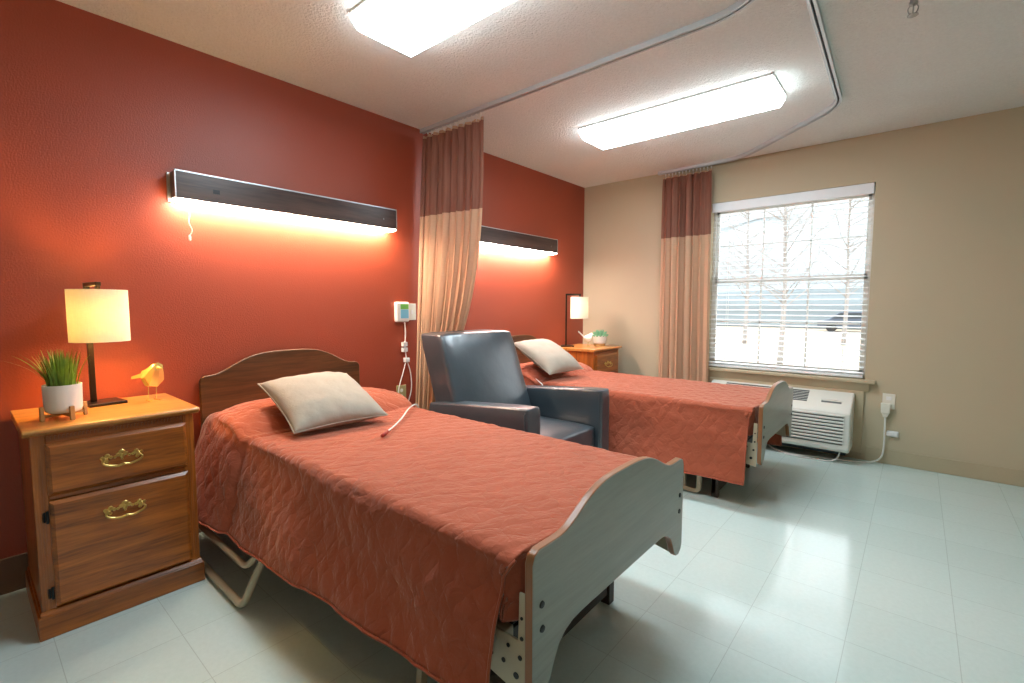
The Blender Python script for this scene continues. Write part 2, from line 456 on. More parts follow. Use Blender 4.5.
car = thing('car', 'dark parked car beyond the lawn seen through the blind', 'car', (-.4, 40, -.6), R(4))
bm = bmesh.new()
prism(bm, [(-2.2, .3), (-2.2, .75), (-1.5, .88), (-.9, 1.38), (.7, 1.42), (1.4, .95), (2.15, .85), (2.25, .3)], 'y', -.85, .85)
new_obj('car_body', bm, plain('dark_blue_car_paint', (60, 70, 84), .3), car, bevel=.08)
for sx_ in (-1.35, 1.35):
    for sy in (-.8, .8):
        bm = bmesh.new(); bmesh.ops.create_cone(bm, cap_ends=True, segments=24, radius1=.32, radius2=.32, depth=.2, matrix=Matrix.Translation((sx_, sy, .32)) @ Matrix.Rotation(R(90), 4, 'X'))
        new_obj('wheel', bm, M['black'], car, bevel=.02)
bm = bmesh.new(); prism(bm, [(-1.35, .93), (-.85, 1.32), (.65, 1.35), (1.2, .97)], 'y', -.862, .862); new_obj('side_windows', bm, M['slot'], car)

# ------------------------------------------------------------------ ceiling lights
def ceiling_light(y0, x0, label):
    L, W = 1.255, .34
    t = thing('ceiling_light', label, 'light', (x0+L/2, y0+W/2, H), 0, 'fluorescent ceiling lights')
    bm = bmesh.new(); box(bm, -L/2, L/2, -W/2, W/2, -.012, 0); new_obj('housing', bm, M['white'], t, bevel=.002)
    # wraparound acrylic lens: short upright sides, then sloping in to a flat bottom
    bm = bmesh.new(); rg = []
    for ix, iy, z in ((.003, .003, -.012), (.003, .003, -.034), (.022, .024, -.080), (.030, .034, -.086)):
        rg.append([bm.verts.new((sx*(L/2-ix), sy*(W/2-iy), z)) for sx, sy in ((-1, -1), (1, -1), (1, 1), (-1, 1))])
    for a, b in zip(rg[:-1], rg[1:]):
        for k in range(4): bm.faces.new((a[k], a[(k+1) % 4], b[(k+1) % 4], b[k])).material_index = 1
    bm.faces.new(rg[0]).material_index = 1; bm.faces.new(rg[-1])
    new_obj('lens', bm, [M['lens'], M['lens_side']], t)
    return t

ceiling_light(.80, .875, 'long white ceiling light above the near bed, cut by the top of the photo')
ceiling_light(2.60, .895, 'long white ceiling light near the window, between the two curtain tracks')

# ------------------------------------------------------------------ over-bed wall lights
def bed_light(y0, label, lens, pull=True):
    L = 1.268; t = thing('wall_light', label, 'wall light', (0, y0+L/2, 1.697), 0, 'walnut fronted lights over the beds')
    h = .140
    bm = bmesh.new(); box(bm, 0, .012, -L/2-.008, L/2+.008, .0, h); new_obj('back_plate', bm, M['alu'], t, bevel=.001)
    bm = bmesh.new(); box(bm, .012, .094, -L/2+.004, L/2-.004, .012, h-.002)
    new_obj('housing', bm, M['fixwood'], t)
    bm = bmesh.new(); box(bm, .094, .098, -L/2+.004, L/2-.004, .008, h-.004); new_obj('front_panel', bm, M['fixwood'], t)
    bm = bmesh.new()
    for a in ((-L/2, L/2, h-.006, h), (-L/2, L/2, 0, .006), (-L/2, -L/2+.005, 0, h), (L/2-.005, L/2, 0, h)): box(bm, .092, .101, *a)
    new_obj('front_trim', bm, M['alu'], t)
    bm = bmesh.new(); box(bm, .014, .093, -L/2+.006, L/2-.006, -.003, .012); new_obj('light_lens', bm, lens, t, bevel=.002)
    if pull:
        bm = bmesh.new(); box(bm, .098, .1, -.472, -.442, .052, .072); new_obj('panel_switch', bm, M['black'], t)
        bm = bmesh.new(); tube(bm, smoothpath([(.06, -.57, -.01), (.062, -.568, -.06), (.06, -.572, -.10), (.066, -.562, -.135), (.06, -.572, -.165)]), .0022, 6)
        lathe(bm, [(.001, 0), (.005, .003), (.006, .02), (.002, .03)], 10, (.06, -.572, -.188)); new_obj('pull_cord', bm, M['cord'], t)
    for yy in (.53,):
        bm = bmesh.new()
        for zz in (.055, .075): lathe(bm, [(.0035, 0), (.0035, .001)], 10, (0, 0, 0))
        for v in bm.verts: v.co = Vector((.0985+v.co.z, yy+v.co.x, .065+v.co.y))
        new_obj('panel_screw', bm, M['steel'], t)
    return t
bed_light(.329, 'long walnut-fronted wall light above the near bed, with a pull cord', M['bedlens'])
bed_light(2.222, 'long walnut-fronted wall light on the red wall beyond the curtain, above the far bed', M['bedlens2'], False)

# ------------------------------------------------------------------ curtain tracks and curtains
def ctrack(pts, label, rad=.2):
    path = rpath([(x, y, H-.012) for x, y in pts], rad, 10)
    t = thing('curtain_track', label, 'curtain track', (pts[0][0], pts[0][1], H), 0, 'ceiling curtain tracks')
    L = [Vector((p.x-pts[0][0], p.y-pts[0][1], 0)) for p in path]
    def sweep(w0, w1, z0, z1, mat, nm):
        bm = bmesh.new(); rings = []
        for i, p in enumerate(L):
            d = (L[min(i+1, len(L)-1)]-L[max(i-1, 0)]).normalized(); nrm = Vector((-d.y, d.x, 0))
            rings.append([bm.verts.new(p+nrm*a+Vector((0, 0, b))) for a, b in ((w0, z0), (w1, z0), (w1, z1), (w0, z1))])
        for a, b in zip(rings[:-1], rings[1:]):
            for k in range(4): bm.faces.new((a[k], a[(k+1) % 4], b[(k+1) % 4], b[k]))
        bm.faces.new(rings[0]); bm.faces.new(rings[-1]); new_obj(nm, bm, mat, t, smooth=30)
    sweep(-.017, -.005, -.026, 0, M['track'], 'rail_side'); sweep(.005, .017, -.026, 0, M['track'], 'rail_side')
    sweep(-.005, .005, -.012, 0, M['slot'], 'rail_slot')
    return t
ctrack([(.0, 1.9), (2.33, 1.87), (2.37, .2)], 'grey ceiling curtain track running from the red wall over the near curtain', .32)
ctrack([(2.44, 1.2), (2.385, 3.30), (1.60, 4.055), (.86, 4.075)], 'grey ceiling curtain track bending diagonally to the window-side curtain', .16)

def curtain(name, label, P0, P1, Q0, Q1, z0, npl, amp, seed, ztop=2.405):
    """P0,P1 ends of the top edge, Q(z) ends lower down: functions of z -> (x, y)"""
    rnd = random.Random(seed); t = thing(name, label, 'curtain', (0, 0, z0), 0, 'two-tone privacy curtains')
    nu, nv = npl*14, 60
    ph = [rnd.uniform(-.5, .5) for _ in range(npl+2)]; am = [rnd.uniform(.6, 1.25) for _ in range(npl+2)]
    bm = bmesh.new(); uvl = bm.loops.layers.uv.new('UVMap'); G = []
    for j in range(nv+1):
        z = ztop+(z0-ztop)*j/nv; a = Vector(Q0(z)+(z,)); b = Vector(Q1(z)+(z,)); d = (b-a); d.z = 0; nr = Vector((-d.y, d.x, 0)).normalized()
        row = []
        hd = min(1, (ztop-z)/.12)
        for i in range(nu+1):
            u = i/nu; k = u*npl; kk = int(k); f = k-kk; q = (ph[kk]*(1-f)+ph[kk+1]*f); aa = am[kk]*(1-f)+am[kk+1]*f
            w = math.sin(2*math.pi*k+q*1.8)*amp*aa*(.55+.45*hd) + .35*amp*math.sin(2*math.pi*k*.5+seed+z*.8)*hd + .2*amp*math.sin(2*math.pi*k*2.3+z*1.1)*(1-.4*hd)
            s = math.sin(4*math.pi*k+q)*.012*hd*(1 if 0 < i < nu else 0)
            zz = z
            if j == 0: zz = z-.012*(.5-.5*math.cos(2*math.pi*k*1.0))
            p = a+d*u+d.normalized()*s+nr*w; p.z = zz; row.append(bm.verts.new(p))
        G.append(row)
    for j in range(nv):
        for i in range(nu):
            f = bm.faces.new((G[j][i], G[j][i+1], G[j+1][i+1], G[j+1][i]))
            for lp, (a_, b_) in zip(f.loops, ((i, j), (i+1, j), (i+1, j+1), (i, j+1))): lp[uvl].uv = (a_/nu*2.0, b_/nv*(ztop-z0))
    o = new_obj('curtain_cloth', bm, M['curtain'], t, smooth=True, recalc=False)
    # the cloth colour split uses the object's own coordinates: keep its origin at the floor
    o.location = (0, 0, -z0)
    so = o.modifiers.new('thick', 'SOLIDIFY'); so.thickness = .0016
    return t, o
# near curtain, gathered at the red wall and pulled aside towards it lower down
def cl(z): return (.05, 1.875-.075*(2.4-z)/1.4)
def cr(z):
    s = max(0, (2.4-z)); e = min(s, 1.4); return (.628-.104*e**3-.15*(s-e), 1.9+.029*e**3)
tc1, cc1 = curtain('privacy_curtain', 'brown and peach privacy curtain gathered at the red wall between the beds', 0, 0, cl, cr, .30, 9, .021, 4)
def cl2(z): return (.92, 4.04)
def cr2(z): return (1.37+.03*(2.4-z)/1.9, 4.04)
tc2, cc2 = curtain('privacy_curtain', 'brown and peach privacy curtain gathered beside the window', 0, 0, cl2, cr2, .30, 7, .034, 9, 2.40)
for tt, fa, fb, zb in ((tc1, cl, cr, .30), (tc2, cl2, cr2, .30)):
    for k in range(14):
        u = (k+.5)/14; a = Vector(fa(2.4)); b = Vector(fb(2.4)); p = a.lerp(b, u)
        bm = bmesh.new()
        lathe(bm, [(.006, 0), (.006, .012)], 8, (0, 0, H-.045-zb-.0))
        tube(bm, [(0, 0, H-.04-zb), (0, 0, H-.055-zb), (.004, 0, H-.068-zb), (0, 0, H-.078-zb)], .0018, 6)
        new_obj('hook', bm, M['white'], tt, loc=(p.x, 1.9 - .01*u if tt is tc1 else 4.066, 0))

# ------------------------------------------------------------------ sprinkler
t = thing('sprinkler_head', 'small chrome sprinkler head hanging from the ceiling', 'sprinkler', (2.742, 2.2, H))
bm = bmesh.new(); lathe(bm, [(.03, 0), (.03, -.004), (.014, -.01)], 24); new_obj('escutcheon', bm, M['steel'], t, smooth=40)
bm = bmesh.new(); lathe(bm, [(.012, -.008), (.012, -.05), (.015, -.052), (.015, -.062), (.008, -.066)], 8); new_obj('body', bm, M['steel'], t, bevel=.001)
bm = bmesh.new()
for s in (-1, 1): tube(bm, smoothpath([(s*.009, 0, -.062), (s*.016, 0, -.075), (s*.012, 0, -.092), (0, 0, -.1)], 5), .0025, 6)
tube(bm, [(0, 0, -.066), (0, 0, -.1)], .0022, 6); new_obj('frame_arm', bm, M['steel'], t)
bm = bmesh.new(); lathe(bm, [(.003, -.1), (.019, -.102), (.019, -.104), (.003, -.105)], 16); new_obj('deflector', bm, M['steel'], t)

# ------------------------------------------------------------------ nightstand (local: x depth from wall, y width centred, z up)
def make_nightstand(label, loc):
    t = thing('nightstand', label, 'nightstand', loc, 0, 'oak nightstands')
    W = .49; D = .48; x0 = .03   # body
    bm = bmesh.new()
    box(bm, x0, D, -W/2, -W/2+.02, .0, .735); new_obj('side_panel', bm, M['oak_z'], t, bevel=.002)
    bm = bmesh.new(); box(bm, x0, D, W/2-.02, W/2, .0, .735); new_obj('side_panel', bm, M['oak_z'], t, bevel=.002)
    bm = bmesh.new(); box(bm, x0, x0+.01, -W/2+.02, W/2-.02, .02, .735); box(bm, x0+.01, D-.006, -W/2+.02, W/2-.02, .09, .105); new_obj('back_panel', bm, M['oak_z'], t)
    # face frame
    for s in (-1, 1):
        bm = bmesh.new(); y = s*(W/2-.02); box(bm, D, D+.022, y-.02, y+.02, .095, .735)
        new_obj('stile', bm, M['oak_z'], t, bevel=.003)
        bm = bmesh.new()
        for q in (-.007, .0, .007): box(bm, D+.022, D+.0235, y+q-.0015, y+q+.0015, .13, .70)
        new_obj('stile_reed', bm, M['oak_z'], t)
    for z0, z1, nm in ((.700, .735, 'top_rail'), (.497, .513, 'middle_rail')):
        bm = bmesh.new(); box(bm, D, D+.02, -W/2+.04, W/2-.04, z0, z1); new_obj(nm, bm, M['oak_y'], t, bevel=.002)
    # dentil strip under the top
    bm = bmesh.new()
    for k in range(38): y = -.2+k*.4/37; box(bm, D+.02, D+.0245, y-.003, y+.003, .716, .728)
    new_obj('dentil_strip', bm, M['oak_y'], t)
    # moulded plinth
    bm = bmesh.new(); box(bm, x0+.005, D+.035, -W/2-.012, W/2+.012, 0, .086)
    prism(bm, [(x0+.005, .086), (D+.035, .086), (D+.024, .1), (x0+.005, .1)], 'y', -W/2-.006, W/2+.006)
    new_obj('plinth', bm, M['oak_y'], t, bevel=.004)
    # moulded top
    bm = bmesh.new(); prism(bm, [(x0-.005, .735), (D+.028, .735), (D+.034, .741), (D+.044, .744), (D+.052, .75), (D+.052, .756), (D+.046, .762), (x0-.005, .762)], 'y', -W/2-.018, W/2+.018)
    o = new_obj('top', bm, M['oak_top'], t, bevel=.005, segs=3)
    def front(z0, z1, nm):
        bm = bmesh.new(); f = D+.022; y0, y1 = -W/2+.037, W/2-.03
        r0 = [(f-.012, y0, z0), (f-.012, y1, z0), (f-.012, y1, z1), (f-.012, y0, z1)]
        r1 = [(f+.006, a, b) for _, a, b in r0]; e = .012
        r2 = [(f+.016, y0+e, z0+e), (f+.016, y1-e, z0+e), (f+.016, y1-e, z1-e), (f+.016, y0+e, z1-e)]
        R_ = [[bm.verts.new(p) for p in r] for r in (r0, r1, r2)]
        for a, b in zip(R_[:-1], R_[1:]):
            for k in range(4): bm.faces.new((a[k], a[(k+1) % 4], b[(k+1) % 4], b[k]))
        bm.faces.new(R_[0]); bm.faces.new(R_[-1])
        return new_obj(nm, bm, M['oak_y'], t)
    d1 = front(.516, .702, 'drawer'); d2 = front(.108, .495, 'door')
    xf = D+.038
    for par, zc in ((d1, .612), (d2, .41)):
        # pierced brass back plate with posts and a bail
        bm = bmesh.new()
        for s in (-1, 1):
            for a, b, r in ((.052, 0, .011), (.044, .011, .009), (.059, .006, .007), (.034, .004, .007), (.046, -.009, .007)):
                lathe(bm, [(r, 0), (r*.8, .003), (.001, .004)], 10, (s*a, b, 0), cap=False)
        for a, b, r in ((0, .016, .012), (-.012, .010, .008), (.012, .010, .008), (0, .002, .008), (.022, .003, .006), (-.022, .003, .006), (0, -.008, .005)):
            lathe(bm, [(r, 0), (r*.8, .003), (.001, .004)], 10, (a, b, 0), cap=False)
        for v in bm.verts: v.co = Vector((xf+v.co.z, v.co.x, zc+v.co.y))
        pl = new_obj('handle_plate', bm, M['brass'], par, smooth=50, recalc=True)
        bm = bmesh.new()
        pts = smoothpath([(xf+.014, -.052, zc), (xf+.016, -.06, zc-.008), (xf+.019, -.048, zc-.02), (xf+.021, -.02, zc-.027), (xf+.021, 0, zc-.024), (xf+.021, .02, zc-.027), (xf+.019, .048, zc-.02), (xf+.016, .06, zc-.008), (xf+.014, .052, zc)], 5)
        tube(bm, pts, [.0032+.0016*math.sin(math.pi*i/(len(pts)-1)) for i in range(len(pts))], 8)
        lathe(bm, [(.001, -.006), (.0062, -.002), (.0062, .002), (.001, .006)], 10, (xf+.021, 0, zc-.024))
        for s in (-1, 1): tube(bm, [(xf, s*.052, zc), (xf+.016, s*.052, zc)], .0045, 8)
        new_obj('handle_bail', bm, M['brass'], par, smooth=50)
    for zc in (.16, .44):
        bm = bmesh.new(); tube(bm, [(D+.027, -W/2+.031, zc-.022), (D+.027, -W/2+.031, zc+.022)], .004, 8); box(bm, D+.0222, D+.0235, -W/2+.018, -W/2+.03, zc-.018, zc+.018)
        new_obj('hinge', bm, M['black'], d2)
    return t
ns1 = make_nightstand('oak nightstand with brass handles left of the near bed, grass plant on it', (0.0, .002, 0))
ns2 = copy_tree(ns1); ns2.location = (.03, 3.712, 0); ns2.scale = (1, 1, 1.03); ns2['label'] = 'oak nightstand in the far corner beyond the far bed, partly hidden'

# ------------------------------------------------------------------ table lamps
def make_lamp(label, loc, rz, bulb, sh_r, group):
    t = thing('table_lamp', label, 'lamp', loc, rz, group)
    # local: post at origin, arm along +x, shade hangs from the arm end
    A = .13
    bm = bmesh.new(); box(bm, -.05, .08, -.035, .095, 0, .012); new_obj('base', bm, M['bronze'], t, bevel=.002)
    bm = bmesh.new(); box(bm, -.007, .007, -.010, .010, .012, .522); new_obj('post', bm, M['bronze'], t, bevel=.0015)
    bm = bmesh.new(); box(bm, -.007, A+.012, -.010, .010, .508, .524); box(bm, A-.006, A+.012, -.007, .007, .495, .508); new_obj('arm', bm, M['bronze'], t, bevel=.0015)
    bm = bmesh.new(); n_ = 48; z0, z1 = .280, .492
    lathe(bm, [(sh_r, z0), (sh_r, z1), (sh_r-.002, z1), (sh_r-.002, z0), (sh_r, z0)], n_, (A, 0, 0), cap=False)
    sh = new_obj('lamp_shade', bm, M['shade'], t, smooth=40)
    bm = bmesh.new()
    for z_ in (z1-.008,):
        for k in range(3): a = 2*math.pi*k/3; tube(bm, [(A, 0, z_), (A+sh_r*math.cos(a)*.98, sh_r*math.sin(a)*.98, z_)], .0018, 6)
    tube(bm, [(A, 0, z1-.008), (A, 0, z1+.008)], .004, 8)
    new_obj('shade_spider', bm, M['bronze'], sh)
    bm = bmesh.new(); lathe(bm, [(.014, .43), (.014, .485)], 16, (A, 0, 0)); new_obj('socket', bm, M['bronze'], t, smooth=40)
    bm = bmesh.new(); lathe(bm, [(.001, .342), (.018, .348), (.028, .368), (.028, .388), (.016, .412), (.013, .43)], 20, (A, 0, 0)); new_obj('bulb', bm, bulb, t, smooth=True)
    return t
make_lamp('table lamp with lit cream shade on the near nightstand beside the grass plant', (.12, -.015, .762), R(7), M['bulb'], .098, 'table lamps')
make_lamp('table lamp with lit white shade on the nightstand in the far corner', (.17, 3.545, .785), R(38), M['bulb2'], .088, 'table lamps')

# ------------------------------------------------------------------ plants
def grass_plant():
    t = thing('potted_grass', 'green grass plant in a white pot on a wooden stand, on the near nightstand', 'plant', (.36, -.135, .762))
    r = .057
    st = bmesh.new(); box(st, -.066, .066, -.006, .006, .012, .022); box(st, -.006, .006, -.066, .066, .012, .0215)
    so = new_obj('plant_stand', st, M['standwood'], t, bevel=.002)
    for a in range(4):
        c, s = math.cos(a*math.pi/2), math.sin(a*math.pi/2)
        bm = bmesh.new(); box(bm, .0585, .070, -.007, .007, 0, .052, rot=None)
        for v in bm.verts: x, y = v.co.x, v.co.y; v.co.x, v.co.y = x*c-y*s, x*s+y*c
        new_obj('stand_leg', bm, M['standwood'], so, bevel=.0015)
    so.rotation_euler = (0, 0, R(14))
    bm = bmesh.new(); lathe(bm, [(.001, .023), (.040, .023), (.050, .028), (.055, .040), (r, .13), (r-.004, .13), (r-.005, .115), (.001, .115)], 40); new_obj('pot', bm, M['pot'], t, smooth=50)
    bm = bmesh.new(); lathe(bm, [(.001, .118), (r-.006, .117)], 24, cap=False); new_obj('soil', bm, M['soil'], t)
    bm = bmesh.new(); rnd = random.Random(11)
    def blade(x, y, az, lean, L, w):
        pts = []; d = Vector((math.cos(az), math.sin(az), 0)); p = Vector((x, y, .115)); ang = lean*.35
        for k in range(7):
            pts.append(p.copy()); ang = lean*(.35+.75*k/6); p = p+(d*math.sin(ang)+Vector((0, 0, math.cos(ang))))*L/6
        side = Vector((-d.y, d.x, 0)).lerp(d, rnd.uniform(-.5, .5)).normalized(); prev = None
        for k, q in enumerate(pts):
            ww = w*(1-(k/6)**1.6)+.0003; a = bm.verts.new(q-side*ww); b = bm.verts.new(q+side*ww)
            if prev: bm.faces.new((prev[0], prev[1], b, a))
            prev = (a, b)
    for k in range(230):
        a = rnd.uniform(0, 6.28); rr = .042*math.sqrt(rnd.random()); lean = (rr/.042)*rnd.uniform(.1, .62)
        blade(rr*math.cos(a), rr*math.sin(a), a+rnd.uniform(-.4, .4), lean, rnd.uniform(.085, .15), rnd.uniform(.0018, .0034))
    for az, ln, L in ((-1.75, 1.3, .19), (-1.9, 1.0, .17), (-1.6, .8, .17), (-1.5, .95, .13), (-2.1, .8, .14), (1.2, .8, .12)): blade(.03*math.cos(az), .03*math.sin(az), az, ln, L, .0042)
    new_obj('grass', bm, M['grass'], t, recalc=False)
grass_plant()
t = thing('potted_succulent', 'pale green succulent in a white ringed pot on the far corner nightstand', 'plant', (.37, 3.86, .785))
bm = bmesh.new(); lathe(bm, [(.001, .022), (.052, .022), (.064, .034), (.070, .105), (.066, .105), (.06, .088), (.001, .088)], 32); new_obj('pot', bm, M['pot'], t, smooth=50)
bm = bmesh.new(); lathe(bm, [(.046, .0), (.056, .0), (.056, .024), (.046, .024), (.046, .0)], 24, cap=False); new_obj('pot_ring', bm, M['standwood'], t, smooth=40)
bm = bmesh.new(); rnd = random.Random(3)
for ring, (nn_, rad, el, L) in enumerate(((13, .030, .35, .062), (10, .022, .8, .07), (7, .010, 1.15, .075))):
    for k in range(nn_):
        a = 2*math.pi*k/nn_+ring*.4; d = Vector((math.cos(a)*math.cos(el), math.sin(a)*math.cos(el), math.sin(el))); p = Vector((rad*math.cos(a), rad*math.sin(a), .088))
        tube(bm, [p, p+d*L*.35, p+d*L*.7+Vector((0, 0, .003)), p+d*L+Vector((0, 0, .008))], [.008, .014, .010, .001], 7)
new_obj('leaves', bm, M['succ'], t, smooth=True)

# ------------------------------------------------------------------ birds: faceted figurines
def make_bird(label, loc, rz, body, legm, tail_up, sc=1.0):
    t = thing('bird_figurine', label, 'figurine', loc, rz, None)
    bm = bmesh.new()
    secs = [(-.038, .077, .006, .006), (-.022, .074, .020, .020), (.0, .070, .029, .031), (.017, .075, .028, .034), (.028, .094, .021, .022), (.034, .103, .015, .012)]
    rings = []
    for (x, zc, ry, rz_) in secs:
        rings.append([bm.verts.new((x*1.0+.0*math.sin(a), ry*math.cos(a), zc+rz_*math.sin(a))) for a in [2*math.pi*(k+.5)/7 for k in range(7)]])
    for a, b in zip(rings[:-1], rings[1:]):
        for k in range(7):
            bm.faces.new((a[k], a[(k+1) % 7], b[(k+1) % 7])); bm.faces.new((a[k], b[(k+1) % 7], b[k]))
    bm.faces.new(rings[0]); bm.faces.new(rings[-1])
    for v in bm.verts: v.co *= sc
    new_obj('body', bm, body, t)
    bm = bmesh.new(); z_ = .1*sc; bmesh.ops.create_cone(bm, cap_ends=True, segments=5, radius1=.006*sc, radius2=.0005, depth=.02*sc, matrix=Matrix.Translation((.042*sc, 0, z_)) @ Matrix.Rotation(R(95), 4, 'Y')); new_obj('beak', bm, body, t)
    bm = bmesh.new(); e = .05 if tail_up else -.012
    prism(bm, [(-.03, .082), (-.03, .068), (-.085, .072+e), (-.082, .080+e)], 'y', -.008, .008)
    for v in bm.verts: v.co *= sc
    new_obj('tail', bm, body, t)
    for s in (-1, 1):
        bm = bmesh.new(); tube(bm, [(.003*sc, s*.011*sc, .045*sc), (.0, s*.011*sc, .002)], .0016, 6)
        tube(bm, [(-.012*sc, s*.011*sc, .0018), (.018*sc, s*.011*sc, .0018)], .0018, 6); tube(bm, [(-.0*sc, s*.011*sc, .0018), (.014*sc, s*.019*sc, .0018)], .0016, 6)
        new_obj('leg', bm, legm, t)
    return t
make_bird('faceted gold bird figurine standing on the near nightstand right of the lamp', (.20, .175, .762), R(18), M['gold'], M['gold'], False, 1.5)
make_bird('white and gold bird figurine with raised tail on the far corner nightstand', (.33, 3.70, .785), R(50), M['pot'], M['gold'], True, 1.2)

# ------------------------------------------------------------------ bed
def outline_board(z_sh, z_pk, hw, z_leg=None, z_low=None, aw=.41):
    """outline in (y, z) of the arched board; legs with curved cut-out when z_leg given"""
    top = []
    n_ = 28; a0 = .70   # arch shape over inner width
    top.append((-hw, z_sh-.03)); top.append((-hw+.008, z_sh-.010)); top.append((-hw+.028, z_sh))
    for k in range(n_+1):
        y = -aw+2*aw*k/n_; u = y/aw
        f = (1+math.cos(math.pi*abs(u)**1.8))/2
        top.append((y, z_sh+(z_pk-z_sh)*f))
    top.append((hw-.028, z_sh)); top.append((hw-.008, z_sh-.010)); top.append((hw, z_sh-.03))
    if z_leg is None:
        return top+[(hw, z_low), (-hw, z_low)]
    half = [(hw, z_leg+.035), (hw-.010, z_leg+.012), (hw-.030, z_leg), (hw-.052, z_leg+.004), (hw-.072, z_leg+.022), (hw-.088, z_leg+.055), (hw-.108, z_low-.035), (hw-.135, z_low-.014), (hw-.17, z_low-.003), (hw-.21, z_low)]
    bot = half+[(-a, b) for a, b in reversed(half)]
    return top+bot

def make_bed():
    t = thing('bed', 'near adjustable bed with walnut headboard, against the red wall', 'bed', (0, .88, 0), 0, 'adjustable beds with arched end boards')
    HW = .455
    bm = bmesh.new(); prism(bm, outline_board(.83, .935, HW, None, .30), 'x', .035, .058); new_obj('headboard', bm, [M['headboard']], t, bevel=.004, loc=(0, -.02, 0))
    bm = bmesh.new(); prism(bm, outline_board(.635, .716, HW, .272, .395, .345), 'x', 2.163, 2.187)
    fb = new_obj('footboard', bm, [M['footboard'], M['edge']], t, bevel=.004, segs=2)
    for p in fb.data.polygons:
        if abs(p.normal.x) < .5: p.material_index = 1
    for y, z in ((-HW+.035, .50), (-HW+.037, .44), (HW-.035, .50), (HW-.037, .44)):
        bm = bmesh.new(); lathe(bm, [(.009, 0), (.008, .003), (.001, .004)], 14)
        for v in bm.verts: v.co = Vector((2.187+v.co.z, y+v.co.x, z+v.co.y))
        new_obj('bolt', bm, M['black'], fb, smooth=40)
    # deck rails
    for s in (-1, 1):
        bm = bmesh.new(); box(bm, .06, 2.09, s*.42-.015, s*.42+.015, .34, .40); new_obj('side_rail', bm, M['beigemetal'], t, bevel=.004)
        # end bracket with holes
        bm = bmesh.new(); prism(bm, [(2.0, .29), (2.158, .26), (2.158, .52), (2.138, .52), (2.134, .40), (2.0, .40)], 'y', s*.437, s*.443)
        br = new_obj('end_bracket', bm, M['beigemetal'], t, bevel=.002)
        bm = bmesh.new()
        for x, z, r in ((2.06, .385, .0), (2.09, .33, .006), (2.13, .31, .008), (2.142, .36, .006), (2.105, .375, .005), (2.147, .41, .005), (2.147, .46, .004), (2.05, .33, .006)):
            if not r: continue
            bm = bmesh.new(); lathe(bm, [(r, 0), (r, .002)], 12, (x, z, 0))
            for v in bm.verts: v.co = Vector((v.co.x, s*(.4435)+s*v.co.z, v.co.y))
            new_obj('bracket_hole', bm, M['black'], br)
        bm = bmesh.new(); lathe(bm, [(.013, 0), (.011, .007), (.002, .009)], 8)
        for v in bm.verts: v.co = Vector((2.055+v.co.x, s*(.4435+v.co.z), .372+v.co.y))
        new_obj('bracket_bolt', bm, M['steel'], br, smooth=40)
    bm = bmesh.new()
    for x in (.08, .7, 1.4, 2.06): box(bm, x-.02, x+.02, -.41, .41, .34, .38)
    box(bm, .06, 2.09, -.41, .41, .40, .412); new_obj('deck', bm, M['darkmetal'], t, bevel=.002)
    bm = bmesh.new(); box(bm, .075, 2.10, -.438, .438, .415, .585); new_obj('mattress', bm, M['mattress'], t, bevel=.04, segs=4)
    # tubular floor loops
    for s in (-1, 1):
        y = s*(.60 if s < 0 else .45)
        bm = bmesh.new(); tube(bm, rpath([(.20, y, .022), (.875, y, .020), (.905, y*.91, .17), (.93, s*.42, .36)], .045, 8), .0145, 12)
        tube(bm, rpath([(.20, y*.94, .15), (.83, y*.94, .145), (.87, y*.87, .22), (.90, s*.42, .36)], .05, 8), .0125, 12)
        tube(bm, [(.20, y, .022), (.20, y*.94, .15), (.20, s*.42, .36)], .0125, 12)
        new_obj('head_leg_loop', bm, M['beigemetal'], t, smooth=True)
        y = s*.415
        bm = bmesh.new(); tube(bm, rpath([(1.72, y*.9, .35), (1.73, y, .02), (1.83, y, .02), (1.83, y*.98, .35)], .03, 6), .017, 4, sq=True)
        new_obj('foot_leg_loop', bm, M['beigemetal'], t, smooth=35)
    bm = bmesh.new()
    prism(bm, [(-.40, .02), (.38, .04), (.40, .16), (.36, .16), (.20, .10), (-.18, .075), (-.36, .14), (-.40, .14)], 'x', 1.90, 1.93)
    new_obj('foot_crossbar', bm, M['darkmetal'], t, bevel=.004)
    for s in (-1, 1):
        bm = bmesh.new(); box(bm, 1.90, 1.94, s*.38-.02, s*.38+.02, .0, .35); new_obj('foot_post', bm, M['darkmetal'], t, bevel=.003)
    bm = bmesh.new(); box(bm, .9, 1.3, -.14, .14, .12, .34); new_obj('drive_motor', bm, M['black'], t, bevel=.02)
    return t
bed1 = make_bed()

def hump(x, y, HW):
    """pillow under the coverlet"""
    fx = 0
    if x < .56:
        u = (x-.32)/.242; fx = max(0, 1-abs(u)**3.4)
    v = abs(y)/(HW*1.04); fy = max(0, 1-v**6)
    return fx*(.3+.7*fy)*.098

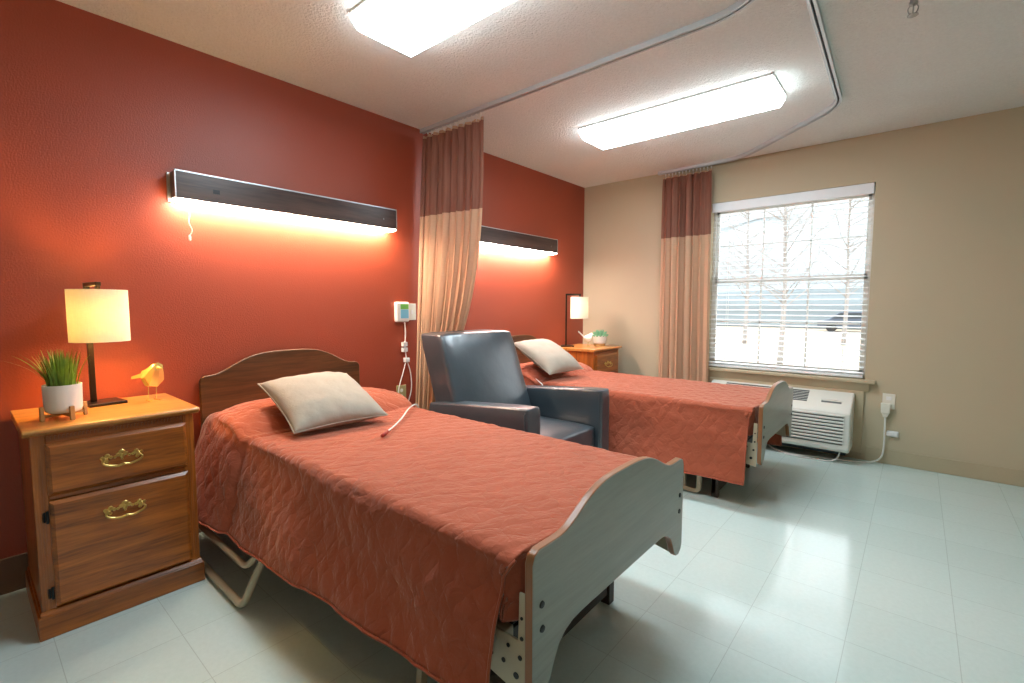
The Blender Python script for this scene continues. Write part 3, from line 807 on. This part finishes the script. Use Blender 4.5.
def make_bedspread(name, label, seed, dz=0., xs=2.098, sl=.055):
    t = tag(None or bpy.data.objects.new(name, bpy.data.meshes.new(name)), label, 'bedspread', 'rust quilted bedspreads'); C.objects.link(t)
    HW = .452; zt = .606; x0, xt = .075, 2.132
    rnd = random.Random(seed); bm = bmesh.new(); uvl = bm.loops.layers.uv.new('UVMap')
    nx = 230
    # cross-section parameter: side (s from hem up), shoulder arc, top
    def prof(x):
        """list of (y, z, frac_side) from the near hem across to the far hem"""
        P = []; ns = 26; nt = 46; na = 6; rr = .035
        head = x < .56
        he = max(0., min(1., (.585-x)/.03))      # the head flap lies over the side
        lift = .024*he
        flare0 = .122-.050*(x/2.1)
        zh = .200+dz+sl*max(0, x-.8)
        if x < .62: zh = zh+.035*max(0, min(1, (.62-x)/.5)) + .06*he*0
        for side in (-1, 1):
            S = []; flare = flare0 if side < 0 else .012+.07*(x/2.1)
            for k in range(ns+1):
                s = k/ns            # 0 hem, 1 shoulder
                z = zh+(zt-rr-zh)*s
                fo = flare*(1-s)**1.15
                wav = (1-s)**1.1*(.009*math.sin(x*7.2+seed+side)+.006*math.sin(x*15+2*seed+s*2))
                bul = .006*math.sin(s*math.pi*2.3+x*5)
                y = HW+.004+fo+wav+bul+lift*(1-.2*s)+ .012*math.sin(math.pi*s)*he
                S.append((side*y, z+hump(x, HW*.9, HW)*s, s))
            for k in range(1, na):
                a = math.pi/2*k/na
                S.append((side*(HW+.004+lift-rr+rr*math.cos(a)), zt-rr+rr*math.sin(a)+hump(x, HW*.93, HW), 1))
            if side == -1: P = S
            else: far = list(reversed(S))
        Tm = []
        for k in range(nt+1):
            y = -(HW-rr)+2*(HW-rr)*k/nt
            z = zt+hump(x, y, HW)+.004*noise.noise(Vector((x*3, y*3, seed)))+.003*noise.noise(Vector((x*9, y*9, seed)))
            Tm.append((y, z, 1))
        return P+Tm+far
    rows = []
    for i in range(nx+1):
        u = i/nx; row = []; xr = x0+(xt-x0)*u
        pr = prof(xr); acc = 0; prev = None
        for (y, z, s) in pr:
            xe = xs+(xt-xs)*max(0, min(1, (z-.55)/.05)); x = x0+(xe-x0)*u
            fold = 0
            if .5 < xr < .66 and s >= 1: fold = -.020*math.exp(-((xr-.585+.03*y)/.012)**2)+.006*math.exp(-((xr-.575+.03*y)/.012)**2)
            if prev is not None: acc += math.hypot(y-prev[0], z-prev[1])
            prev = (y, z)
            # puckers
            pk = .0045*noise.noise(Vector((x*16+acc*9, acc*16-x*9, seed)))+.003*noise.noise(Vector((x*34, acc*34, seed+3)))
            row.append((bm.verts.new((x, y+(pk*(1 if y > 0 else -1) if s < 1 else 0), z+fold+(pk*.8 if s >= 1 else 0))), (x, acc)))
        rows.append(row)
    for a, b in zip(rows[:-1], rows[1:]):
        for k in range(len(a)-1):
            q = (a[k], b[k], b[k+1], a[k+1]); f = bm.faces.new([v[0] for v in q])
            for lp, v in zip(f.loops, q): lp[uvl].uv = v[1]
    # foot end drop, wrapped in at the corners
    last = [v for v in rows[-1]]
    core = [k for k, v in enumerate(last) if v[0].co.z > .55]
    grid = [[last[k] for k in core]]
    nf = 14
    for j in range(1, nf+1):
        rr_ = []
        for k in core:
            v, (ux, uy) = last[k]
            zz = v.co.z+(.435+.01*math.sin(v.co.y*9+seed)-v.co.z)*j/nf
            ey = max(0, abs(v.co.y)-.40)
            xx = 2.137-ey*.72-.004*math.sin(j*.6)+.003*math.sin(v.co.y*20)
            rr_.append((bm.verts.new((min(xx, 2.142), v.co.y, zz)), (ux+.17*j/nf, uy)))
        grid.append(rr_)
    for a, b in zip(grid[:-1], grid[1:]):
        for k in range(len(a)-1):
            q = (a[k], b[k], b[k+1], a[k+1]); f = bm.faces.new([v[0] for v in q])
            for lp, v in zip(f.loops, q): lp[uvl].uv = v[1]
    bmesh.ops.recalc_face_normals(bm, faces=bm.faces)
    bm.to_mesh(t.data); bm.free(); t.data.materials.append(M['quilt'])
    for p in t.data.polygons: p.use_smooth = True
    so = t.modifiers.new('thick', 'SOLIDIFY'); so.thickness = .006; so.offset = -1
    # stitched hem bands as a part
    bm = bmesh.new()
    for side in (0, -1):
        pts = [tuple(r[side][0]) for r in []]
    me = t.data; nrow = len(rows[0])
    for col in (0, nrow-1):
        pts = [me.vertices[i*nrow+col].co.copy() for i in range(0, nx+1, 2)]
        tube(bm, pts, .0045, 6)
    for side in (0, 1):
        pts = [me.vertices[nx*nrow+k].co.copy() for k in (range(0, 30) if side == 0 else range(nrow-30, nrow))]
        tube(bm, pts, .0042, 6)
    new_obj('hem_binding', bm, M['quilt'], t, smooth=True)
    return t
bs1 = make_bedspread('bedspread', 'rust quilted bedspread on the near bed', 1.3); bs1.location = (0, .88, 0)

def make_cushion(label, loc, rot, seed, w=.46, h=.46):
    o = bpy.data.objects.new('throw_pillow', bpy.data.meshes.new('throw_pillow')); C.objects.link(o)
    tag(o, label, 'pillow', 'cream throw pillows')
    bm = bmesh.new(); N = 40; top, bot = [], []
    for j in range(N+1):
        ra, rb = [], []
        for i in range(N+1):
            u, v = i/N*2-1, j/N*2-1
            e = (1-abs(u)**2.6)*(1-abs(v)**2.6)
            pin = 1-.07*(1-abs(u)**2)*abs(v)**6 ; pin2 = 1-.07*(1-abs(v)**2)*abs(u)**6
            x = u*w/2*pin2; y = v*h/2*pin
            th = .085*max(0, e)**.55+.0045*noise.noise(Vector((x*14, y*14, seed)))*min(1, e*4)+.003*math.sin(20*u)*abs(v)**4*min(1, e*8)
            va = bm.verts.new((x, y, max(0, th) if 0 < i < N and 0 < j < N else 0))
            ra.append(va)
            rb.append(va if i in (0, N) or j in (0, N) else bm.verts.new((x, y, -max(0, .06*max(0, e)**.55))))
        top.append(ra); bot.append(rb)
    for G, fl_ in ((top, 0), (bot, 1)):
        for j in range(N):
            for i in range(N):
                q = [G[j][i], G[j][i+1], G[j+1][i+1], G[j+1][i]]
                if fl_: q.reverse()
                bm.faces.new(q)
    bm.to_mesh(o.data); bm.free(); o.data.materials.append(M['linen'])
    for p in o.data.polygons: p.use_smooth = True
    bm = bmesh.new()
    loop = [top[0][i] for i in range(0)]
    pts = []
    def co_(i, j):
        u, v = i/N*2-1, j/N*2-1; return Vector((u*w/2*(1-.07*(1-abs(v)**2)*abs(u)**6), v*h/2*(1-.07*(1-abs(u)**2)*abs(v)**6), 0))
    pts = [co_(i, 0) for i in range(N)]+[co_(N, j) for j in range(N)]+[co_(N-i, N) for i in range(N)]+[co_(0, N-j) for j in range(N)]
    tube(bm, pts, .0028, 6, close=True); new_obj('seam_piping', bm, M['linen'], o, smooth=True)
    o.location = loc; o.rotation_euler = rot
    return o
def place_cushion(o, bl_, br_, tl_):
    """put the cushion's bottom-left, bottom-right, top-left corners at these points"""
    bl_, br_, tl_ = map(Vector, (bl_, br_, tl_)); ex = (br_-bl_).normalized(); ey = (tl_-bl_); ey = (ey-ex*ey.dot(ex)).normalized(); ez = ex.cross(ey)
    c = (br_+tl_)/2
    o.matrix_world = Matrix.Translation(c) @ Matrix((ex, ey, ez)).transposed().to_4x4()
pa = make_cushion('cream linen throw pillow leaning on the near headboard', (0, 0, 0), (0, 0, 0), 2.)
place_cushion(pa, (.79, .52, .640), (.82, .975, .645), (.37, .585, .805))

# ---------------- far bed: same bed, a little lower and towards the window
DY = 2.125
bed2 = copy_tree(bed1); bed2.location = (-.012, .88+DY, -.0); bed2['label'] = 'far adjustable bed near the window, its footboard in front of the air conditioner'
bed2.scale = (1, .945, .985)
bs2 = make_bedspread('bedspread', 'rust quilted bedspread on the far bed near the window', 4.1, -.05, 2.112, .01); bs2.location = (-.012, .88+DY, -.0); bs2.scale = (1, .945, .985)
pb = copy_tree(pa); pb['label'] = 'cream linen throw pillow on the far bed beside the corner nightstand'
place_cushion(pb, (.67, 2.58, .662), (.69, 3.05, .662), (.28, 2.58, .88))

# ------------------------------------------------------------------ armchair (faces +x)
def softbox(name, x0, x1, y0, y1, z0, z1, parent, r=.03, puff=0., shear=None):
    bm = bmesh.new(); box(bm, x0, x1, y0, y1, z0, z1); bmesh.ops.subdivide_edges(bm, edges=bm.edges[:], cuts=7, use_grid_fill=True)
    c = Vector(((x0+x1)/2, (y0+y1)/2, (z0+z1)/2)); hx, hy, hz = (x1-x0)/2, (y1-y0)/2, (z1-z0)/2
    for v in bm.verts:
        d = v.co-c; u = (d.x/hx, d.y/hy, d.z/hz)
        # rounded box
        q = Vector([max(-h+r, min(h-r, w)) for h, w in zip((hx, hy, hz), d)]); e = d-q
        if e.length > 1e-6: d = q+e.normalized()*min(r, max(e.length, 0)) if e.length > r else q+e
        if puff:
            k = min(range(3), key=lambda i: (hx, hy, hz)[i])
            oth = [i for i in range(3) if i != k]
            b = (1-u[oth[0]]**2)*(1-u[oth[1]]**2)
            d[k] += puff*b*(1 if u[k] > 0 else -1)*abs(u[k])
        v.co = c+d
        if shear: v.co = Vector(shear(v.co))
    o = new_obj(name, bm, M['leather'], parent, smooth=True)
    m_ = o.modifiers.new('b', 'BEVEL'); m_.width = .012; m_.segments = 3; m_.limit_method = 'ANGLE'; m_.angle_limit = R(40)
    return o
ch = thing('armchair', 'charcoal leather armchair with flat arms standing between the two beds', 'armchair', (.9, 1.955, 0))
X = .9; Yc = 1.955
def L_(x): return x-X
ay = .445
for s in (-1, 1):
    a0, a1 = (s*ay, s*(ay-.135)) if s < 0 else (s*(ay-.125), s*ay)
    def sh(p): return (p.x, p.y, p.z+(p.x-L_(1.30))*.085*max(0, (p.z-.1)/.55))
    softbox('arm', L_(.50), L_(1.30), min(a0, a1), max(a0, a1), .07, .655, ch, .022, 0, sh)
    bm = bmesh.new(); yo = (a0+a1)/2
    x_ = L_(1.284)
    ys = (min(a0, a1)+.01, max(a0, a1)-.01)
    tube(bm, [(x_, ys[0]-.009, .10), (x_, ys[0]-.009, .62), (x_, ys[0]+.008, .638), (x_, ys[1]-.008, .638), (x_, ys[1]+.009, .62), (x_, ys[1]+.009, .10)], .0035, 6)
    new_obj('arm_piping', bm, M['leather'], ch, smooth=True)
def back_shear(p):
    return (p.x-(p.z-.35)*.36, p.y*(1.0-.02*(p.z-.35)), p.z)
softbox('backrest', L_(.58), L_(.81), -.395, .305, .30, 1.015, ch, .03, .022, back_shear)
softbox('seat_cushion', L_(.76), L_(1.275), -.305, .312, .27, .425, ch, .03, .012)
softbox('base_panel', L_(.52), L_(1.262), -.32, .32, .09, .28, ch, .012)
bm = bmesh.new(); tube(bm, [(L_(1.262), -.295, .402), (L_(1.262), .302, .402)], .004, 6); new_obj('seat_piping', bm, M['leather'], ch, smooth=True)
for sx_ in (.56, 1.22):
    for s in (-1, 1):
        bm = bmesh.new(); lathe(bm, [(.018, 0), (.026, .09)], 16, (L_(sx_), s*.38, 0)); new_obj('foot', bm, M['black'], ch, smooth=40)

# ------------------------------------------------------------------ through-wall air conditioner
ac = thing('air_conditioner', 'white wall air conditioner under the window behind the far footboard', 'air conditioner', (1.95, YW, 0))
x0, x1 = -.535, .53
bm = bmesh.new(); box(bm, x0-.03, x1+.055, -.018, 0, .05, .535); new_obj('wall_sleeve', bm, M['trimb'], ac, bevel=.003)
bm = bmesh.new(); box(bm, x0+.03, x1-.03, -.16, -.018, .05, .45); new_obj('chassis', bm, M['slot'], ac)
bm = bmesh.new()
prism(bm, [(-.018, .09), (-.235, .09), (-.262, .105), (-.262, .375), (-.25, .405), (-.225, .42), (-.05, .515), (-.018, .52)], 'x', x0, x1)
front = new_obj('front_cover', bm, M['ac'], ac, bevel=.014, segs=4)
bm = bmesh.new()
for k in range(9):
    z = .150+k*.0255; box(bm, x0+.05, x1-.045, -.2665, -.2615, z, z+.0075)
M['gap'] = plain('grey_vent_gap', (96, 102, 100), .6)
lo = new_obj('louver_gaps', bm, M['gap'], front)
bm = bmesh.new()
for k in range(9):
    z = .157+k*.0255
    prism(bm, [(-.262, z), (-.270, z+.004), (-.270, z+.013), (-.262, z+.0175)], 'x', x0+.045, x1-.04)
new_obj('louvers', bm, M['ac'], front)
# top discharge grille and handle recess lie on the sloping top
sl = math.atan2(.095, .175)
def on_top(u, v, h):   # u along x, v up the slope from the front edge
    return Vector((u, -.225+math.cos(sl)*v-math.sin(sl)*h, .42+math.sin(sl)*v+math.cos(sl)*h))
bm = bmesh.new()
def patch(u0, u1, v0, v1, h0, h1):
    vs = [on_top(a, b, c) for c in (h0, h1) for a, b in ((u0, v0), (u1, v0), (u1, v1), (u0, v1))]
    V = [bm.verts.new(p) for p in vs]
    for q in ((0, 1, 2, 3), (7, 6, 5, 4), (0, 4, 5, 1), (1, 5, 6, 2), (2, 6, 7, 3), (3, 7, 4, 0)): bm.faces.new([V[i] for i in q])
for k in range(7): patch(-.40, .235, .045+k*.021, .045+k*.021+.012, -.001, .0022)
new_obj('top_grille', bm, M['slot'], front)
bm = bmesh.new(); patch(.33, .46, .055, .075, -.001, .0015); new_obj('handle_recess', bm, M['gap'], front)
bm = bmesh.new(); 
tube(bm, [on_top(.325, .082, .001), on_top(.36, .09, .003), on_top(.40, .092, .004), on_top(.44, .09, .003), on_top(.465, .082, .001)], .004, 8); new_obj('handle_lip', bm, M['ac'], front, smooth=True)

# outlet and plug of the air conditioner, cord, cord clip
ot = thing('wall_outlet', 'beige wall outlet right of the air conditioner with a plug in it', 'outlet', (2.685, YW, .42))
bm = bmesh.new(); box(bm, -.038, .038, -.007, 0, .0, .115); new_obj('outlet_plate', bm, M['plastic'], ot, bevel=.003)
bm = bmesh.new(); box(bm, -.016, .016, -.0095, -.006, .066, .094); new_obj('receptacle', bm, M['white'], ot, bevel=.003)
pw = thing('power_cord', 'white power cord and plug running from the air conditioner up to the outlet', 'cord', (2.67, YW-.03, .35))
bm = bmesh.new(); prism(bm, [(-.026, .04), (.026, .04), (.03, .115), (-.03, .115)], 'y', -.018, .018); prism(bm, [(-.012, .01), (.012, .01), (.024, .045), (-.024, .045)], 'y', -.012, .012)
new_obj('plug', bm, M['plastic'], pw, bevel=.005)
bm = bmesh.new()
pts = smoothpath([(2.67, YW-.03, .37), (2.672, YW-.03, .28), (2.672, YW-.03, .12), (2.655, YW-.04, .045), (2.60, YW-.07, .012), (2.50, YW-.12, .007), (2.30, YW-.17, .007), (2.10, YW-.22, .007), (2.0, YW-.19, .007), (1.9, YW-.1, .03), (1.9, YW-.08, .1)])
tube(bm, [p-Vector((2.67, YW-.03, .35)) for p in pts], .0055, 8); new_obj('cable', bm, M['cord'], pw, smooth=True)
bm = bmesh.new(); pts = smoothpath([(2.42, YW-.2, .085), (2.40, YW-.22, .03), (2.34, YW-.24, .007), (2.2, YW-.25, .007), (2.06, YW-.25, .007)]); tube(bm, [p-Vector((2.67, YW-.03, .35)) for p in pts], .0045, 8); new_obj('lead', bm, M['cord'], pw, smooth=True)
hk = thing('cord_cleat', 'small white cord holder stuck on the beige wall beside the power cord', 'cord holder', (2.72, YW, .235))
bm = bmesh.new(); box(bm, -.035, .035, -.012, 0, -.022, .022); new_obj('cleat_base', bm, M['white'], hk, bevel=.008)
bm = bmesh.new(); box(bm, -.038, .03, -.024, -.012, -.016, .016); new_obj('cleat_bar', bm, M['white'], hk, bevel=.006)

# ------------------------------------------------------------------ nurse call unit and outlets on the red wall
cu = thing('call_unit', 'white wall unit with green and blue screen between bed and curtain', 'nurse call unit', (0, 1.685, 1.145))
bm = bmesh.new(); box(bm, 0, .035, -.058, .058, -.072, .072); new_obj('housing', bm, M['white'], cu, bevel=.014, segs=4)
bm = bmesh.new(); box(bm, .0345, .037, -.022, .047, .02, .055); new_obj('green_screen', bm, plain('green_display', (110, 190, 90), .3), cu, bevel=.001)
bm = bmesh.new(); box(bm, .0345, .037, -.022, .047, -.045, .018); new_obj('blue_screen', bm, plain('blue_display', (120, 195, 225), .3), cu, bevel=.001)
sp = thing('switch_plate', 'beige switch plate on the red wall beside the curtain', 'switch plate', (0, 1.785, 1.145))
bm = bmesh.new(); box(bm, 0, .006, -.036, .036, -.06, .06); new_obj('plate', bm, M['plastic'], sp, bevel=.002)
bm = bmesh.new(); box(bm, .006, .009, -.008, .008, -.014, .014); new_obj('toggle', bm, M['white'], sp, bevel=.001)
o2 = thing('wall_outlet', 'beige wall outlet low on the red wall beside the near bed', 'outlet', (0, 1.68, .56))
bm = bmesh.new(); box(bm, 0, .006, -.042, .042, -.058, .058); new_obj('outlet_plate', bm, plain('almond_plastic', (186, 172, 120), .4), o2, bevel=.002)
bm = bmesh.new()
for z_ in (-.02, .02): lathe(bm, [(.013, 0), (.013, .003)], 14, (z_, 0, 0))
for v in bm.verts: v.co = Vector((.006+v.co.z, v.co.y, v.co.x))
new_obj('receptacle', bm, M['plastic'], o2)
cc = thing('call_pendant', 'white call cord hanging from the wall unit and lying across the near bed', 'call cord', (.03, 1.70, 1.07))
off = Vector((.03, 1.70, 1.07))
def cordpart(nm, pts, r, mat=None, sm=True, par=cc, of=off):
    bm = bmesh.new(); tube(bm, [p-of for p in smoothpath(pts)], r, 8); return new_obj(nm, bm, mat or M['cord'], par, smooth=True)
cordpart('cord', [(.03, 1.70, 1.074), (.03, 1.705, 1.0), (.03, 1.70, .9), (.03, 1.71, .80)], .0045)
for z_, y_, hh in ((.915, 1.693, .022), (.875, 1.693, .022), (.80, 1.71, .02)):
    bm = bmesh.new(); box(bm, .018-off.x, .046-off.x, y_-.02-off.y, y_+.02-off.y, z_-.016-off.z, z_+.016-off.z); new_obj('connector', bm, M['white'], cc, bevel=.004)
cordpart('cord', [(.03, 1.71, .80), (.03, 1.675, .70), (.03, 1.64, .60), (.03, 1.63, .50), (.03, 1.62, .35)], .0036)
cordpart('cord', [(.03, 1.712, .80), (.03, 1.745, .70), (.03, 1.745, .56), (.035, 1.66, .40), (.12, 1.50, .36), (.34, 1.48, .34), (.52, 1.43, .45), (.60, 1.365, .57), (.63, 1.325, .618), (.70, 1.22, .624), (.86, 1.05, .622), (.97, .92, .622), (1.03, .835, .622)], .0042)
bm = bmesh.new(); tube(bm, [Vector(p)-off for p in ((1.02, .855, .622), (1.06, .80, .622))], .008, 10); new_obj('call_button', bm, M['redbtn'], cc, smooth=True)['label'] = 'dark red call button at the end of the cord'
c2 = thing('call_pendant', 'white call cord lying at the pillow end of the far bed', 'call cord', (.5, 2.6, .6))
of2 = Vector((.5, 2.6, .6))
cordpart('cord', [(.40, 2.72, .68), (.46, 2.645, .652), (.50, 2.60, .622), (.56, 2.585, .595), (.62, 2.56, .57), (.64, 2.545, .50), (.64, 2.53, .42)], .0045, None, True, c2, of2)

# ------------------------------------------------------------------ light, sky, camera
w = bpy.data.worlds.new('World'); bpy.context.scene.world = w; w.use_nodes = True
nt = w.node_tree; nt.nodes.clear(); o_ = nt.nodes.new('ShaderNodeOutputWorld'); b_ = nt.nodes.new('ShaderNodeBackground')
b_.inputs[0].default_value = (.90, .96, 1.0, 1); b_.inputs[1].default_value = 2.7; nt.links.new(b_.outputs[0], o_.inputs[0])

cam = bpy.data.cameras.new('camera'); co_cam = bpy.data.objects.new('camera', cam); C.objects.link(co_cam)
cam.sensor_fit = 'HORIZONTAL'; cam.sensor_width = 36; cam.lens = 474.63/1024*36; cam.clip_start = .03
yaw, pitch, roll = .706, -.0752, .001
f = Vector((-math.sin(yaw)*math.cos(pitch), math.cos(yaw)*math.cos(pitch), math.sin(pitch)))
rt = f.cross(Vector((0, 0, 1))).normalized(); up = rt.cross(f)
r2 = rt*math.cos(roll)+up*math.sin(roll); u2 = -rt*math.sin(roll)+up*math.cos(roll)
co_cam.matrix_world = Matrix.Translation((2.816, -.3849, 1.1902)) @ Matrix((r2, u2, -f)).transposed().to_4x4()
S = bpy.context.scene; S.camera = co_cam
S.view_settings.view_transform = 'Standard'; S.view_settings.look = 'None'; S.view_settings.gamma = 1; S.view_settings.exposure = 0.93
S.view_settings.use_curve_mapping = False
